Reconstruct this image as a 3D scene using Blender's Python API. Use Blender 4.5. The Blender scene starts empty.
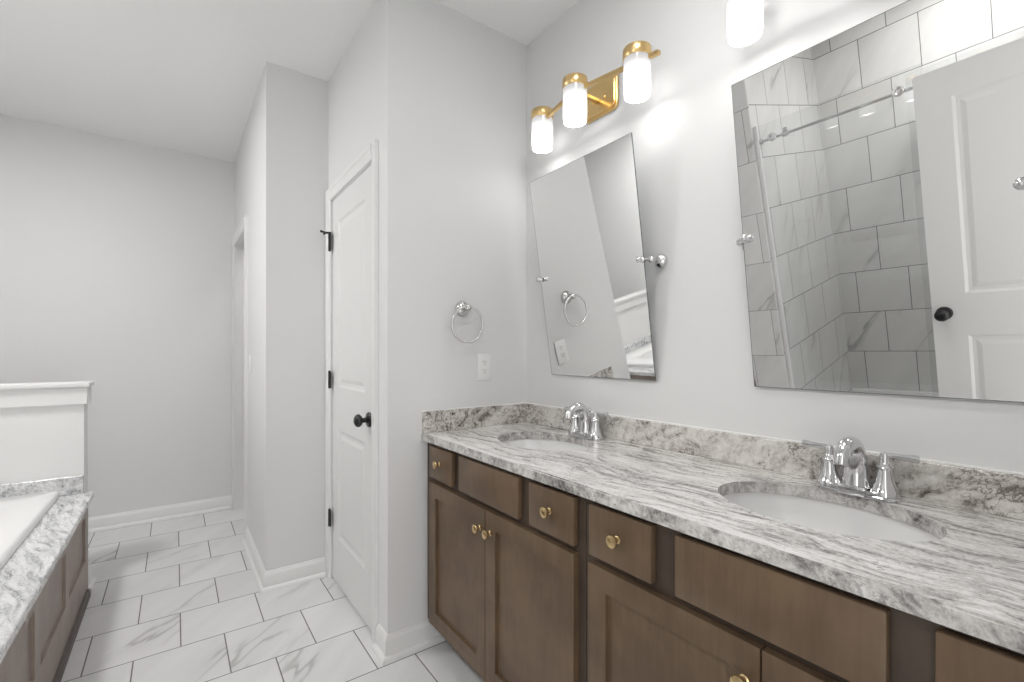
import bpy, bmesh, math, random
from mathutils import Vector, Matrix

# ------------------------------------------------------------------ camera, world, exposure
S = bpy.context.scene
COL = S.collection
CAM_H = 1.234
YAW = math.radians(35.98)
cam_d = bpy.data.cameras.new('camera')
cam_d.sensor_fit = 'HORIZONTAL'
cam_d.sensor_width = 36.0
cam_d.lens = 464.2 / 1024.0 * 36.0
cam_d.shift_y = 11.2 / 1024.0
cam_d.clip_start = 0.01
cam = bpy.data.objects.new('camera', cam_d)
COL.objects.link(cam)
cam.location = (0, 0, CAM_H)
cam.rotation_euler = (math.pi / 2, 0, -YAW)
S.camera = cam

S.view_settings.view_transform = 'Standard'
S.view_settings.look = 'None'
S.view_settings.exposure = 1.55
S.view_settings.gamma = 1.0
S.view_settings.use_curve_mapping = False
S.cycles.use_denoising = True
S.cycles.max_bounces = 14
S.cycles.diffuse_bounces = 8
S.cycles.glossy_bounces = 6
S.cycles.transparent_max_bounces = 12
S.cycles.caustics_reflective = False
S.cycles.caustics_refractive = False

w = bpy.data.worlds.new('daylight')
S.world = w
w.use_nodes = True
w.node_tree.nodes['Background'].inputs[0].default_value = (1.0, 0.99, 0.975, 1)
w.node_tree.nodes['Background'].inputs[1].default_value = 0.8     # daylight that comes in through the open doorway

LAMP_EDGE, LAMP_MID, LAMP_TOP, LAMP_INSIDE = 0.32, 0.95, 0.21, 5.5
FILL_VANITY, FILL_SHOWER, CEIL_TUB, FILL_CLOSET = 11.0, 20.0, 40.0, 9.0  # vanity, shower and closet values drive added fill lights

# ------------------------------------------------------------------ room dimensions (metres)
H = 2.743
XR = 1.401      # vanity wall
YB = 1.807      # wall with the towel ring
XD = 0.693      # wall with the narrow door
YD = 2.697      # short return wall beyond that door
XP = 0.382      # passage wall
YF = 4.29       # far wall
XL = -1.44      # wall behind tub and shower
YN = -0.09      # wall with the entry door
T = 0.12

# ------------------------------------------------------------------ node helpers
def new_mat(name):
    m = bpy.data.materials.new(name)
    m.use_nodes = True
    nt = m.node_tree
    nt.nodes.clear()
    out = nt.nodes.new('ShaderNodeOutputMaterial')
    return m, nt, out

class NB:
    def __init__(s, nt): s.nt = nt
    def put(s, sock, v):
        if v is None: return
        if isinstance(v, bpy.types.NodeSocket): s.nt.links.new(v, sock)
        else: sock.default_value = v
    def math(s, op, a, b=None, c=None, clamp=False):
        n = s.nt.nodes.new('ShaderNodeMath'); n.operation = op; n.use_clamp = clamp
        s.put(n.inputs[0], a)
        if b is not None: s.put(n.inputs[1], b)
        if c is not None: s.put(n.inputs[2], c)
        return n.outputs[0]
    def vmath(s, op, a, b=None):
        n = s.nt.nodes.new('ShaderNodeVectorMath'); n.operation = op
        s.put(n.inputs[0], a)
        if b is not None: s.put(n.inputs[1], b)
        return n.outputs[0]
    def pos(s):
        return s.nt.nodes.new('ShaderNodeNewGeometry').outputs['Position']
    def objco(s):
        return s.nt.nodes.new('ShaderNodeTexCoord').outputs['Object']
    def sep(s, v):
        n = s.nt.nodes.new('ShaderNodeSeparateXYZ'); s.put(n.inputs[0], v); return n.outputs
    def comb(s, x=0.0, y=0.0, z=0.0):
        n = s.nt.nodes.new('ShaderNodeCombineXYZ')
        for i, v in enumerate((x, y, z)): s.put(n.inputs[i], v)
        return n.outputs[0]
    def mapping(s, v, loc=(0, 0, 0), rot=(0, 0, 0), scale=(1, 1, 1)):
        n = s.nt.nodes.new('ShaderNodeMapping'); s.put(n.inputs[0], v)
        n.inputs[1].default_value = loc; n.inputs[2].default_value = rot; n.inputs[3].default_value = scale
        return n.outputs[0]
    def noise(s, v, scale, detail=2.0, rough=0.5, dist=0.0):
        n = s.nt.nodes.new('ShaderNodeTexNoise'); s.put(n.inputs['Vector'], v)
        n.inputs['Scale'].default_value = scale; n.inputs['Detail'].default_value = detail
        n.inputs['Roughness'].default_value = rough; n.inputs['Distortion'].default_value = dist
        return n.outputs[0]
    def voronoi(s, v, scale, feature='F1'):
        n = s.nt.nodes.new('ShaderNodeTexVoronoi'); n.feature = feature
        s.put(n.inputs['Vector'], v); n.inputs['Scale'].default_value = scale
        return n.outputs
    def white(s, v):
        n = s.nt.nodes.new('ShaderNodeTexWhiteNoise'); n.noise_dimensions = '3D'; s.put(n.inputs[0], v)
        return n.outputs
    def ss(s, v, a, b, lo=0.0, hi=1.0):
        n = s.nt.nodes.new('ShaderNodeMapRange'); n.interpolation_type = 'SMOOTHSTEP'
        s.put(n.inputs[0], v)
        for i, q in enumerate((a, b, lo, hi)): n.inputs[i + 1].default_value = q
        return n.outputs[0]
    def ramp(s, v, stops):
        n = s.nt.nodes.new('ShaderNodeValToRGB'); s.put(n.inputs[0], v)
        e = n.color_ramp.elements
        while len(e) < len(stops): e.new(0.5)
        for q, (p, c) in zip(e, stops): q.position = p; q.color = (c[0], c[1], c[2], 1)
        return n.outputs[0]
    def mix(s, f, a, b, mode='MIX'):
        n = s.nt.nodes.new('ShaderNodeMix'); n.data_type = 'RGBA'; n.blend_type = mode
        s.put(n.inputs[0], f)
        for i, q in ((6, a), (7, b)):
            if isinstance(q, tuple) and len(q) == 3: q = (q[0], q[1], q[2], 1)
            s.put(n.inputs[i], q)
        return n.outputs[2]
    def bump(s, h, strength=0.3, dist=0.002):
        n = s.nt.nodes.new('ShaderNodeBump'); s.put(n.inputs['Height'], h)
        n.inputs['Strength'].default_value = strength; n.inputs['Distance'].default_value = dist
        return n.outputs[0]
    def bsdf(s, color, rough=0.5, metal=0.0, normal=None, spec=None, coat=None):
        n = s.nt.nodes.new('ShaderNodeBsdfPrincipled')
        if isinstance(color, tuple): color = (color[0], color[1], color[2], 1)
        s.put(n.inputs['Base Color'], color); s.put(n.inputs['Roughness'], rough)
        n.inputs['Metallic'].default_value = metal
        if normal is not None: s.put(n.inputs['Normal'], normal)
        if spec is not None: n.inputs['Specular IOR Level'].default_value = spec
        if coat is not None: n.inputs['Coat Weight'].default_value = coat; n.inputs['Coat Roughness'].default_value = 0.08
        return n.outputs[0]

def plain(name, color, rough=0.5, metal=0.0, spec=None, coat=None, grain=None):
    m, nt, out = new_mat(name); b = NB(nt)
    nrm = None
    if grain:
        nrm = b.bump(b.noise(b.pos(), grain[0], 3.0), grain[1], 0.001)
    nt.links.new(b.bsdf(color, rough, metal, nrm, spec, coat), out.inputs[0])
    return m

def emit_mat(name, color, strength):
    m, nt, out = new_mat(name)
    e = nt.nodes.new('ShaderNodeEmission')
    e.inputs[0].default_value = (*color, 1); e.inputs[1].default_value = strength
    nt.links.new(e.outputs[0], out.inputs[0])
    return m

def tile_mat(name, ua, va, u0, v0, pitch, base, vein, grout, gw=0.0022, rough=0.35, seed=0.0, ang=42):
    """half-offset square marble tiles on the plane of world axes ua, va"""
    m, nt, out = new_mat(name); b = NB(nt)
    P = b.pos(); x = b.sep(P)
    u = b.math('DIVIDE', b.math('SUBTRACT', x['XYZ'.index(ua)], u0), pitch)
    v = b.math('DIVIDE', b.math('SUBTRACT', x['XYZ'.index(va)], v0), pitch)
    row = b.math('FLOOR', v)
    odd = b.math('FLOORED_MODULO', row, 2.0)
    u = b.math('ADD', u, b.math('MULTIPLY', odd, 0.5))
    col = b.math('FLOOR', u)
    fu = b.math('SUBTRACT', u, col); fv = b.math('SUBTRACT', v, row)
    eu = b.math('MINIMUM', fu, b.math('SUBTRACT', 1.0, fu))
    ev = b.math('MINIMUM', fv, b.math('SUBTRACT', 1.0, fv))
    e = b.math('MULTIPLY', b.math('MINIMUM', eu, ev), pitch)
    wn = b.white(b.comb(col, row, seed))
    hv = wn['Value']
    off = b.vmath('MULTIPLY', wn['Color'], (37.0, 37.0, 37.0))
    tw = b.vmath('ADD', b.comb(b.math('MULTIPLY', u, pitch), b.math('MULTIPLY', v, pitch), 0.0), off)
    tw = b.mapping(b.mapping(tw, rot=(0, 0, math.radians(ang))), scale=(1.0, 0.20, 1.0))
    n1 = b.noise(tw, 4.2, 4.0, 0.5, 0.1)
    r1 = b.math('ABSOLUTE', b.math('SUBTRACT', n1, 0.5))
    v1 = b.ss(r1, 0.0, 0.022, 1.0, 0.0)
    gate = b.ss(b.noise(tw, 4.0, 1.0), 0.52, 0.70)
    wide = b.ss(r1, 0.0, 0.09, 0.14, 0.0)
    k = b.math('MULTIPLY', b.math('ADD', b.math('MULTIPLY', v1, 0.55), wide), gate, clamp=True)
    cloud = b.noise(tw, 6.0, 4.0, 0.6)
    tone = b.math('ADD', b.ss(cloud, 0.3, 0.7, 0.94, 1.03), b.math('MULTIPLY', b.math('SUBTRACT', hv, 0.5), 0.05))
    c = b.mix(k, base, vein)
    c = b.mix(1.0, c, b.comb(tone, tone, tone), 'MULTIPLY')
    g = b.ss(e, gw * 0.6, gw * 1.3, 1.0, 0.0)
    c = b.mix(g, c, grout)
    nrm = b.bump(b.ss(e, gw * 0.5, gw * 2.2), 0.5, 0.0015)
    rr = b.math('ADD', rough, b.math('MULTIPLY', g, 0.4))
    nt.links.new(b.bsdf(c, rr, 0.0, nrm, 0.4), out.inputs[0])
    return m

def granite_mat(name, rot, scale, lo, ramp, speck, speck_amt, line=(0.30, 0.285, 0.28), line_amt=0.7, swirl=1.5):
    m, nt, out = new_mat(name); b = NB(nt)
    P = b.pos()
    warp = b.noise(P, 3.2, 3.0)
    st = b.mapping(b.mapping(P, rot=rot), scale=scale)
    st = b.vmath('ADD', st, b.comb(b.math('MULTIPLY', warp, swirl), 0.0, b.math('MULTIPLY', warp, swirl * 0.7)))
    n1 = b.noise(st, 5.0, 8.0, 0.72, 0.35)           # fine flowing grain
    n2 = b.noise(P, 95.0, 3.0, 0.75)                 # crystals
    n3 = b.noise(st, 0.8, 2.0, 0.5)                  # broad light and dark bands
    q = b.math('ADD', n1, b.math('MULTIPLY', b.math('SUBTRACT', n2, 0.5), 0.34))
    q = b.math('ADD', q, b.math('MULTIPLY', b.math('SUBTRACT', n3, 0.5), lo))
    c = b.ramp(q, ramp)
    gate = b.ss(b.noise(b.vmath('ADD', P, (4.0, 1.0, 2.0)), 4.5, 2.0), 0.46, 0.62)
    for k, (sc, wd) in enumerate(((2.6, 0.016), (5.5, 0.022))):
        wv = b.noise(b.vmath('ADD', st, (7.0 + 5 * k, 3.0, 1.0)), sc, 5.0, 0.62, 0.3)
        streak = b.ss(b.math('ABSOLUTE', b.math('SUBTRACT', wv, 0.5)), 0.0, wd, line_amt, 0.0)
        c = b.mix(b.math('MULTIPLY', streak, gate), c, line)
    s1 = b.noise(P, 75.0, 3.0, 0.6)
    zone = b.ss(b.noise(P, 6.5, 2.0), 0.52, 0.68)
    sp = b.math('MULTIPLY', b.ss(s1, 0.57, 0.64), b.math('ADD', b.math('MULTIPLY', zone, speck_amt), 0.08), clamp=True)
    c = b.mix(sp, c, speck)
    nt.links.new(b.bsdf(c, 0.16, 0.0, None, 0.5), out.inputs[0])
    return m

def wood_mat(name, a, bcol, rough=0.38):
    m, nt, out = new_mat(name); b = NB(nt)
    P = b.pos()
    g = b.noise(b.mapping(P, scale=(9.0, 9.0, 0.9)), 7.0, 5.0, 0.6, 0.4)
    f = b.noise(b.mapping(P, scale=(60.0, 60.0, 3.0)), 6.0, 2.0)
    mot = b.noise(P, 5.5, 3.0, 0.55)
    k = b.math('ADD', b.math('MULTIPLY', g, 0.3), b.math('MULTIPLY', mot, 0.7))
    k = b.ss(k, 0.36, 0.64)
    c = b.mix(k, a, bcol)
    t = b.ss(f, 0.3, 0.7, 0.97, 1.02)
    c = b.mix(1.0, c, b.comb(t, t, t), 'MULTIPLY')
    nt.links.new(b.bsdf(c, rough, 0.0, b.bump(f, 0.08, 0.0006), 0.4), out.inputs[0])
    return m

def glass_mat(name):
    m, nt, out = new_mat(name)
    tr = nt.nodes.new('ShaderNodeBsdfTransparent'); tr.inputs[0].default_value = (0.975, 0.98, 0.98, 1)
    gl = nt.nodes.new('ShaderNodeBsdfGlossy'); gl.inputs['Roughness'].default_value = 0.0
    fr = nt.nodes.new('ShaderNodeFresnel')
    b = NB(nt); bf = nt.nodes.new('ShaderNodeNewGeometry').outputs['Backfacing']
    nt.links.new(b.math('ADD', 1.5, b.math('MULTIPLY', bf, 1 / 1.5 - 1.5)), fr.inputs[0])      # same reflectance on both faces of the pane
    mx = nt.nodes.new('ShaderNodeMixShader')
    nt.links.new(fr.outputs[0], mx.inputs[0]); nt.links.new(tr.outputs[0], mx.inputs[1]); nt.links.new(gl.outputs[0], mx.inputs[2])
    nt.links.new(mx.outputs[0], out.inputs[0])
    return m

def shade_mat():
    m, nt, out = new_mat('frosted_lamp_glass'); b = NB(nt)
    z = b.sep(b.objco())[2]
    s = b.ss(z, SHADE_Z0 + 0.025, SHADE_Z0 + 0.127, LAMP_MID, LAMP_TOP)
    s = b.math('MINIMUM', s, b.ss(z, SHADE_Z0, SHADE_Z0 + 0.03, LAMP_EDGE, LAMP_MID))
    e = nt.nodes.new('ShaderNodeEmission'); e.inputs[0].default_value = (1.0, 0.985, 0.965, 1)
    nt.links.new(s, e.inputs[1])
    g = nt.nodes.new('ShaderNodeBsdfGlossy'); g.inputs['Roughness'].default_value = 0.15
    g.inputs[0].default_value = (0.04, 0.04, 0.04, 1)
    a = nt.nodes.new('ShaderNodeAddShader')
    nt.links.new(e.outputs[0], a.inputs[0]); nt.links.new(g.outputs[0], a.inputs[1])
    nt.links.new(a.outputs[0], out.inputs[0])
    return m
SHADE_Z0 = -0.13          # bottom of a lamp shade below its fixture's bar

M = {}
M['wall'] = plain('wall_paint', (0.72, 0.72, 0.72), 0.65, grain=(260, 0.05), spec=0.25)
M['ceiling'] = plain('ceiling_paint', (0.85, 0.85, 0.85), 0.9, spec=0.1)
M['trim'] = plain('white_trim_paint', (0.75, 0.75, 0.745), 0.38, spec=0.4)
M['door'] = plain('white_door_paint', (0.72, 0.72, 0.715), 0.42, spec=0.4)
M['floor'] = tile_mat('floor_tile', 'X', 'Y', 0.020, 1.770, 0.310, (0.68, 0.68, 0.68), (0.30, 0.295, 0.28), (0.16, 0.16, 0.155), 0.0024, 0.4)
M['tile_x'] = tile_mat('shower_tile_long_wall', 'Y', 'Z', 0.992, 0.685, 0.309, (0.70, 0.698, 0.69), (0.25, 0.245, 0.235), (0.16, 0.16, 0.155), 0.0022, 0.3, 3.0, -35)
M['tile_y'] = tile_mat('shower_tile_end_wall', 'X', 'Z', -0.78, 0.685, 0.309, (0.70, 0.698, 0.69), (0.25, 0.245, 0.235), (0.16, 0.16, 0.155), 0.0022, 0.3, 5.0, -35)
M['tile_j'] = tile_mat('shower_tile_jamb', 'Y', 'Z', 1.45, 0.67, 0.309, (0.76, 0.757, 0.75), (0.27, 0.265, 0.255), (0.27, 0.27, 0.265), 0.0018, 0.3, 8.0, -35)  # base lightened beyond the other tiles to put in light the strip lacks
RAMP_W = [(0.28, (0.13, 0.12, 0.115)), (0.38, (0.34, 0.325, 0.315)), (0.45, (0.58, 0.565, 0.55)), (0.53, (0.775, 0.765, 0.75)), (0.64, (0.86, 0.855, 0.845))]
RAMP_B = [(0.28, (0.07, 0.058, 0.052)), (0.37, (0.24, 0.215, 0.195)), (0.44, (0.48, 0.45, 0.42)), (0.53, (0.64, 0.615, 0.585)), (0.66, (0.75, 0.735, 0.71))]
RAMP_D = [(0.28, (0.14, 0.145, 0.155)), (0.38, (0.34, 0.345, 0.355)), (0.46, (0.54, 0.545, 0.555)), (0.55, (0.70, 0.70, 0.705)), (0.66, (0.79, 0.79, 0.79))]
M['granite'] = granite_mat('white_granite', (0, 0, math.radians(-4)), (9.0, 0.9, 9.0), 0.26, RAMP_W, (0.07, 0.04, 0.037), 0.45, (0.34, 0.32, 0.31), 0.65)
M['granite_b'] = granite_mat('white_granite_upstand', (math.radians(24), 0, 0), (4.5, 2.0, 4.5), 0.42, RAMP_B, (0.05, 0.03, 0.027), 1.0, (0.12, 0.10, 0.09), 0.85, 2.6)
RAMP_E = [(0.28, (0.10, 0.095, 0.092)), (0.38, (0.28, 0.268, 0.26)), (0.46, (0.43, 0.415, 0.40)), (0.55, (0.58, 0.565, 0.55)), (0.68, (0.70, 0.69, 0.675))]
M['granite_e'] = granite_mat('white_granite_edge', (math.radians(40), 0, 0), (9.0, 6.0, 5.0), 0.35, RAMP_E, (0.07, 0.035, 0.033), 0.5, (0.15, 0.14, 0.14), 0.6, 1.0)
M['granite_d'] = granite_mat('grey_granite', (0, 0, math.radians(-16)), (9.0, 1.2, 9.0), 0.28, RAMP_D, (0.20, 0.205, 0.215), 0.4, (0.32, 0.325, 0.335), 0.7, 0.9)
M['wood'] = wood_mat('brown_stained_wood', (0.104, 0.067, 0.040), (0.152, 0.101, 0.061))
M['wood_shaded'] = wood_mat('brown_wood_shaded', (0.060, 0.043, 0.032), (0.080, 0.058, 0.043), 0.45)  # same wood as the doors, darkened to paint in its shade
M['wood_tub'] = wood_mat('hazed_tub_wood', (0.23, 0.185, 0.160), (0.29, 0.237, 0.207), 0.42)  # paler and greyer than the cabinets: lens haze put into the colour
M['wood_shoe'] = wood_mat('dark_taupe_wood', (0.075, 0.058, 0.050), (0.10, 0.078, 0.068), 0.45)
M['brass'] = plain('brushed_brass', (0.78, 0.56, 0.26), 0.30, 1.0)
M['brass_d'] = plain('brushed_brass_bar', (0.62, 0.44, 0.21), 0.32, 1.0)
M['knob_brass'] = plain('satin_brass', (0.75, 0.56, 0.30), 0.25, 1.0)
M['chrome'] = plain('polished_chrome', (0.70, 0.70, 0.705), 0.07, 1.0)
M['nickel'] = plain('polished_nickel', (0.66, 0.655, 0.645), 0.12, 1.0)
M['black'] = plain('black_hardware', (0.012, 0.012, 0.013), 0.32, spec=0.5)
M['dark'] = plain('dark_slot', (0.06, 0.06, 0.06), 0.6)
M['porcelain'] = plain('white_porcelain', (0.78, 0.78, 0.775), 0.12, spec=0.5, coat=0.4)
M['acrylic'] = plain('white_acrylic', (0.80, 0.80, 0.795), 0.18, spec=0.5, coat=0.3)
M['plastic'] = plain('white_plastic', (0.80, 0.80, 0.795), 0.35)
M['mirror'] = plain('silvered_mirror', (0.90, 0.905, 0.90), 0.0, 1.0)
M['mirror_edge'] = plain('mirror_edge_glass', (0.16, 0.18, 0.175), 0.12)
M['glass'] = glass_mat('clear_shower_glass')
M['seal'] = plain('white_seal_strip', (0.78, 0.78, 0.78), 0.3)
M['shade'] = shade_mat()
M['shade_in'] = emit_mat('lit_lamp_inside', (1.0, 0.98, 0.95), LAMP_INSIDE)
M['caulk'] = plain('white_caulk', (0.80, 0.80, 0.79), 0.5)

# ------------------------------------------------------------------ mesh helpers (world coordinates in, objects out)
def merge(bm, t):
    me = bpy.data.meshes.new('t'); t.to_mesh(me); t.free(); bm.from_mesh(me); bpy.data.meshes.remove(me)

def box(bm, x0, x1, y0, y1, z0, z1, bev=0.0, seg=2, mi=0, xf=None):
    t = bmesh.new()
    bmesh.ops.create_cube(t, size=1.0)
    for v in t.verts:
        v.co = Vector((x0 + (v.co.x + .5) * (x1 - x0), y0 + (v.co.y + .5) * (y1 - y0), z0 + (v.co.z + .5) * (z1 - z0)))
    if bev: bmesh.ops.bevel(t, geom=t.edges[:], offset=bev, segments=seg, affect='EDGES', profile=0.5)
    for f in t.faces: f.material_index = mi
    if xf is not None: bmesh.ops.transform(t, matrix=xf, verts=t.verts)
    bmesh.ops.recalc_face_normals(t, faces=t.faces)
    merge(bm, t)

def prism(bm, poly, vec, bev=0.0, seg=2, mi=0):
    """closed 3-D polygon pushed along vec"""
    t = bmesh.new(); vec = Vector(vec)
    a = [t.verts.new(Vector(p)) for p in poly]; b2 = [t.verts.new(Vector(p) + vec) for p in poly]
    n = len(a)
    t.faces.new(a); t.faces.new(b2[::-1])
    for i in range(n): t.faces.new((a[i], b2[i], b2[(i + 1) % n], a[(i + 1) % n]))
    bmesh.ops.recalc_face_normals(t, faces=t.faces)
    if bev: bmesh.ops.bevel(t, geom=t.edges[:], offset=bev, segments=seg, affect='EDGES')
    for f in t.faces: f.material_index = mi
    merge(bm, t)

def basis(axis):
    a = Vector(axis).normalized()
    h = Vector((0, 0, 1)) if abs(a.z) < 0.9 else Vector((0, 1, 0))
    u = h.cross(a).normalized(); v = a.cross(u)
    return a, u, v

def lathe(bm, prof, org, axis, seg=32, mi=0, sx=1.0, sy=1.0, mis=None, closed=False):
    """profile of (radius, height along axis)"""
    t = bmesh.new(); a, u, v = basis(axis); org = Vector(org)
    rings = []
    for r, h in prof:
        if r < 1e-6: rings.append([t.verts.new(org + a * h)])
        else: rings.append([t.verts.new(org + a * h + (u * math.cos(2 * math.pi * i / seg) * sx + v * math.sin(2 * math.pi * i / seg) * sy) * r) for i in range(seg)])
    pairs = list(zip(rings, rings[1:]))
    if closed: pairs.append((rings[-1], rings[0]))
    for k, (p, q) in enumerate(pairs):
        for i in range(seg):
            j = (i + 1) % seg
            if len(p) == 1 and len(q) == 1: continue
            if len(p) == 1: f = t.faces.new((p[0], q[j], q[i]))
            elif len(q) == 1: f = t.faces.new((p[i], p[j], q[0]))
            else: f = t.faces.new((p[i], p[j], q[j], q[i]))
            f.material_index = mis[k] if mis else mi
    bmesh.ops.recalc_face_normals(t, faces=t.faces)
    merge(bm, t)

def tube(bm, pts, rad, seg=12, mi=0, cap=True, closed=False, flat=1.0):
    t = bmesh.new(); pts = [Vector(p) for p in pts]; n = len(pts)
    rs = rad if isinstance(rad, (list, tuple)) else [rad] * n
    rings = []; u = None
    for i, p in enumerate(pts):
        if closed: d = pts[(i + 1) % n] - pts[i - 1]
        else: d = pts[min(i + 1, n - 1)] - pts[max(i - 1, 0)]
        d.normalize()
        if u is None: _, u, _ = basis(d)
        u = (u - d * u.dot(d)).normalized(); v = d.cross(u)
        rings.append([t.verts.new(p + (u * math.cos(2 * math.pi * k / seg) + v * flat * math.sin(2 * math.pi * k / seg)) * rs[i]) for k in range(seg)])
    for i in range(n if closed else n - 1):
        p, q = rings[i], rings[(i + 1) % n]
        for k in range(seg): f = t.faces.new((p[k], p[(k + 1) % seg], q[(k + 1) % seg], q[k])); f.material_index = mi
    if cap and not closed:
        t.faces.new(rings[0]); t.faces.new(rings[-1])
    bmesh.ops.recalc_face_normals(t, faces=t.faces)
    merge(bm, t)

def ball(bm, c, r, mi=0, s=(1, 1, 1)):
    t = bmesh.new(); bmesh.ops.create_uvsphere(t, u_segments=20, v_segments=12, radius=r)
    for v in t.verts: v.co = Vector((v.co.x * s[0] + c[0], v.co.y * s[1] + c[1], v.co.z * s[2] + c[2]))
    for f in t.faces: f.material_index = mi
    merge(bm, t)

def bez(p0, p1, p2, p3, n=10):
    p0, p1, p2, p3 = map(Vector, (p0, p1, p2, p3))
    return [p0 * (1 - s) ** 3 + p1 * 3 * s * (1 - s) ** 2 + p2 * 3 * s * s * (1 - s) + p3 * s ** 3 for s in [i / n for i in range(n + 1)]]

def panel_slab(bm, fn, u0, u1, z0, z1, thick, holes, steps, mi=0):
    """slab with moulded or recessed rectangular panels in its front; fn(u, z, w) maps to the world, w < 0 goes into the slab"""
    t = bmesh.new()
    us = sorted({u0, u1} | {q for h in holes for q in h[:2]}); zs = sorted({z0, z1} | {q for h in holes for q in h[2:]})
    def quad(pts):
        t.faces.new([t.verts.new(fn(*p)) for p in pts])
    for a, b2 in zip(us, us[1:]):
        for c, d in zip(zs, zs[1:]):
            mu, mz = (a + b2) / 2, (c + d) / 2
            if any(h[0] < mu < h[1] and h[2] < mz < h[3] for h in holes): continue
            quad([(a, c, 0), (b2, c, 0), (b2, d, 0), (a, d, 0)])
    for h in holes:
        loops = [[(h[0] + i, h[2] + i, w), (h[1] - i, h[2] + i, w), (h[1] - i, h[3] - i, w), (h[0] + i, h[3] - i, w)] for i, w in [(0, 0)] + steps]
        for p, q in zip(loops, loops[1:]):
            for k in range(4): quad([p[k], p[(k + 1) % 4], q[(k + 1) % 4], q[k]])
        quad(loops[-1])
    bk = [(u0, z0), (u1, z0), (u1, z1), (u0, z1)]
    quad([(u, z, -thick) for u, z in bk][::-1])
    for k in range(4):
        (a, c), (b2, d) = bk[k], bk[(k + 1) % 4]
        quad([(a, c, 0), (a, c, -thick), (b2, d, -thick), (b2, d, 0)])
    bmesh.ops.remove_doubles(t, verts=t.verts, dist=1e-5)
    bmesh.ops.recalc_face_normals(t, faces=t.faces)
    for f in t.faces: f.material_index = mi
    merge(bm, t)

def world_loc(o):
    p = Vector(o.location)
    while o.parent: o = o.parent; p = p + Vector(o.location)
    return p

def make(name, bm, mats, parent=None, org=(0, 0, 0), smooth=35, label=None):
    """links bm (world coordinates) as ONE mesh object, origin at org when it has no parent"""
    o0 = world_loc(parent) if parent else Vector(org)
    bmesh.ops.translate(bm, vec=-o0, verts=bm.verts)
    me = bpy.data.meshes.new(name); bm.to_mesh(me); bm.free()
    for m in (mats if isinstance(mats, (list, tuple)) else [mats]): me.materials.append(m)
    if smooth:
        for p in me.polygons: p.use_smooth = True
        me.set_sharp_from_angle(angle=math.radians(smooth))
    o = bpy.data.objects.new(name, me); COL.objects.link(o)
    if parent: o.parent = parent
    else: o.location = o0
    if label: o['label'] = label
    return o

def thing(name, label, cat, loc, group=None):
    o = bpy.data.objects.new(name, None); COL.objects.link(o)
    o.empty_display_size = 0.05; o.location = loc
    o['label'] = label; o['category'] = cat
    if group: o['group'] = group
    return o

def tag(o, label, cat, group=None, kind=None):
    o['label'] = label; o['category'] = cat
    if group: o['group'] = group
    if kind: o['kind'] = kind
    return o

def struct(o, label, cat):
    return tag(o, label, cat, kind='structure')

def copy_tree(o, delta):
    c = o.copy(); COL.objects.link(c); c.location = Vector(o.location) + Vector(delta)
    for ch in list(o.children):
        d = ch.copy(); COL.objects.link(d); d.parent = c
        for g in list(ch.children):
            e = g.copy(); COL.objects.link(e); e.parent = d
    return c

# ------------------------------------------------------------------ room shell
XO, YO = XL - T, YN - T           # outer corner
bm = bmesh.new(); box(bm, XO, XR + T, YO, YF + T, -0.10, 0.0)
struct(make('floor', bm, M['floor'], smooth=0), 'white marble-look square floor tiles in half offset with grey grout', 'floor')
bm = bmesh.new(); box(bm, XO, XR + T, YO, YF + T, H, H + 0.10)
struct(make('ceiling', bm, M['ceiling'], smooth=0), 'flat white painted ceiling over the whole bathroom', 'ceiling')
def wall(name, boxes, label, mat='wall'):
    bm = bmesh.new()
    for b4 in boxes: box(bm, *b4)
    return struct(make(name, bm, M[mat], smooth=0), label, 'wall')
wall('wall_right', [(XR, XR + T, YO, YF + T, 0, H)], 'light grey wall behind the double vanity, mirrors and brass lights')
wall('wall_back', [(XD, XR, YB, YB + T, 0, H)], 'light grey wall holding the towel ring and the outlet')
DY0, DY1, DZ = 1.966, 2.634, 2.058      # closet door opening
wall('wall_door', [(XD, XD + T, YB + T, DY0, 0, H), (XD, XD + T, DY1, YD + T, 0, H), (XD, XD + T, DY0, DY1, DZ, H)], 'light grey wall around the narrow closed white door')
wall('wall_return', [(XP, XD, YD, YD + T, 0, H)], 'short darker grey wall face just beyond the narrow white door')
PY0, PY1, PZ = 3.53, 4.215, 2.06        # passage opening
wall('wall_passage', [(XP, XP + T, YD + T, PY0, 0, H), (XP, XP + T, PY1, YF, 0, H), (XP, XP + T, PY0, PY1, PZ, H)], 'grey wall running to the far corner with switch and cased opening')
wall('wall_far', [(XO, XR, YF, YF + T, 0, H)], 'plain grey wall at the far end beyond the half wall')
wall('wall_left', [(XO, XL, YO, YF, 0, H)], 'grey outer wall behind the bathtub and the shower')
EX0, EX1, EZ = -0.318, 0.46, 2.06       # entry doorway
wall('wall_near', [(XL, EX0, YO, YN, 0, H), (EX1, XR, YO, YN, 0, H), (EX0, EX1, YO, YN, EZ, H)], 'grey wall around the entry doorway')
SP0, SP1 = 1.418, 1.62                  # partition between shower and tub
wall('wall_partition', [(XL, -0.388, SP0, SP1, 0, H)], 'grey partition wall between the shower and the bathtub')
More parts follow.
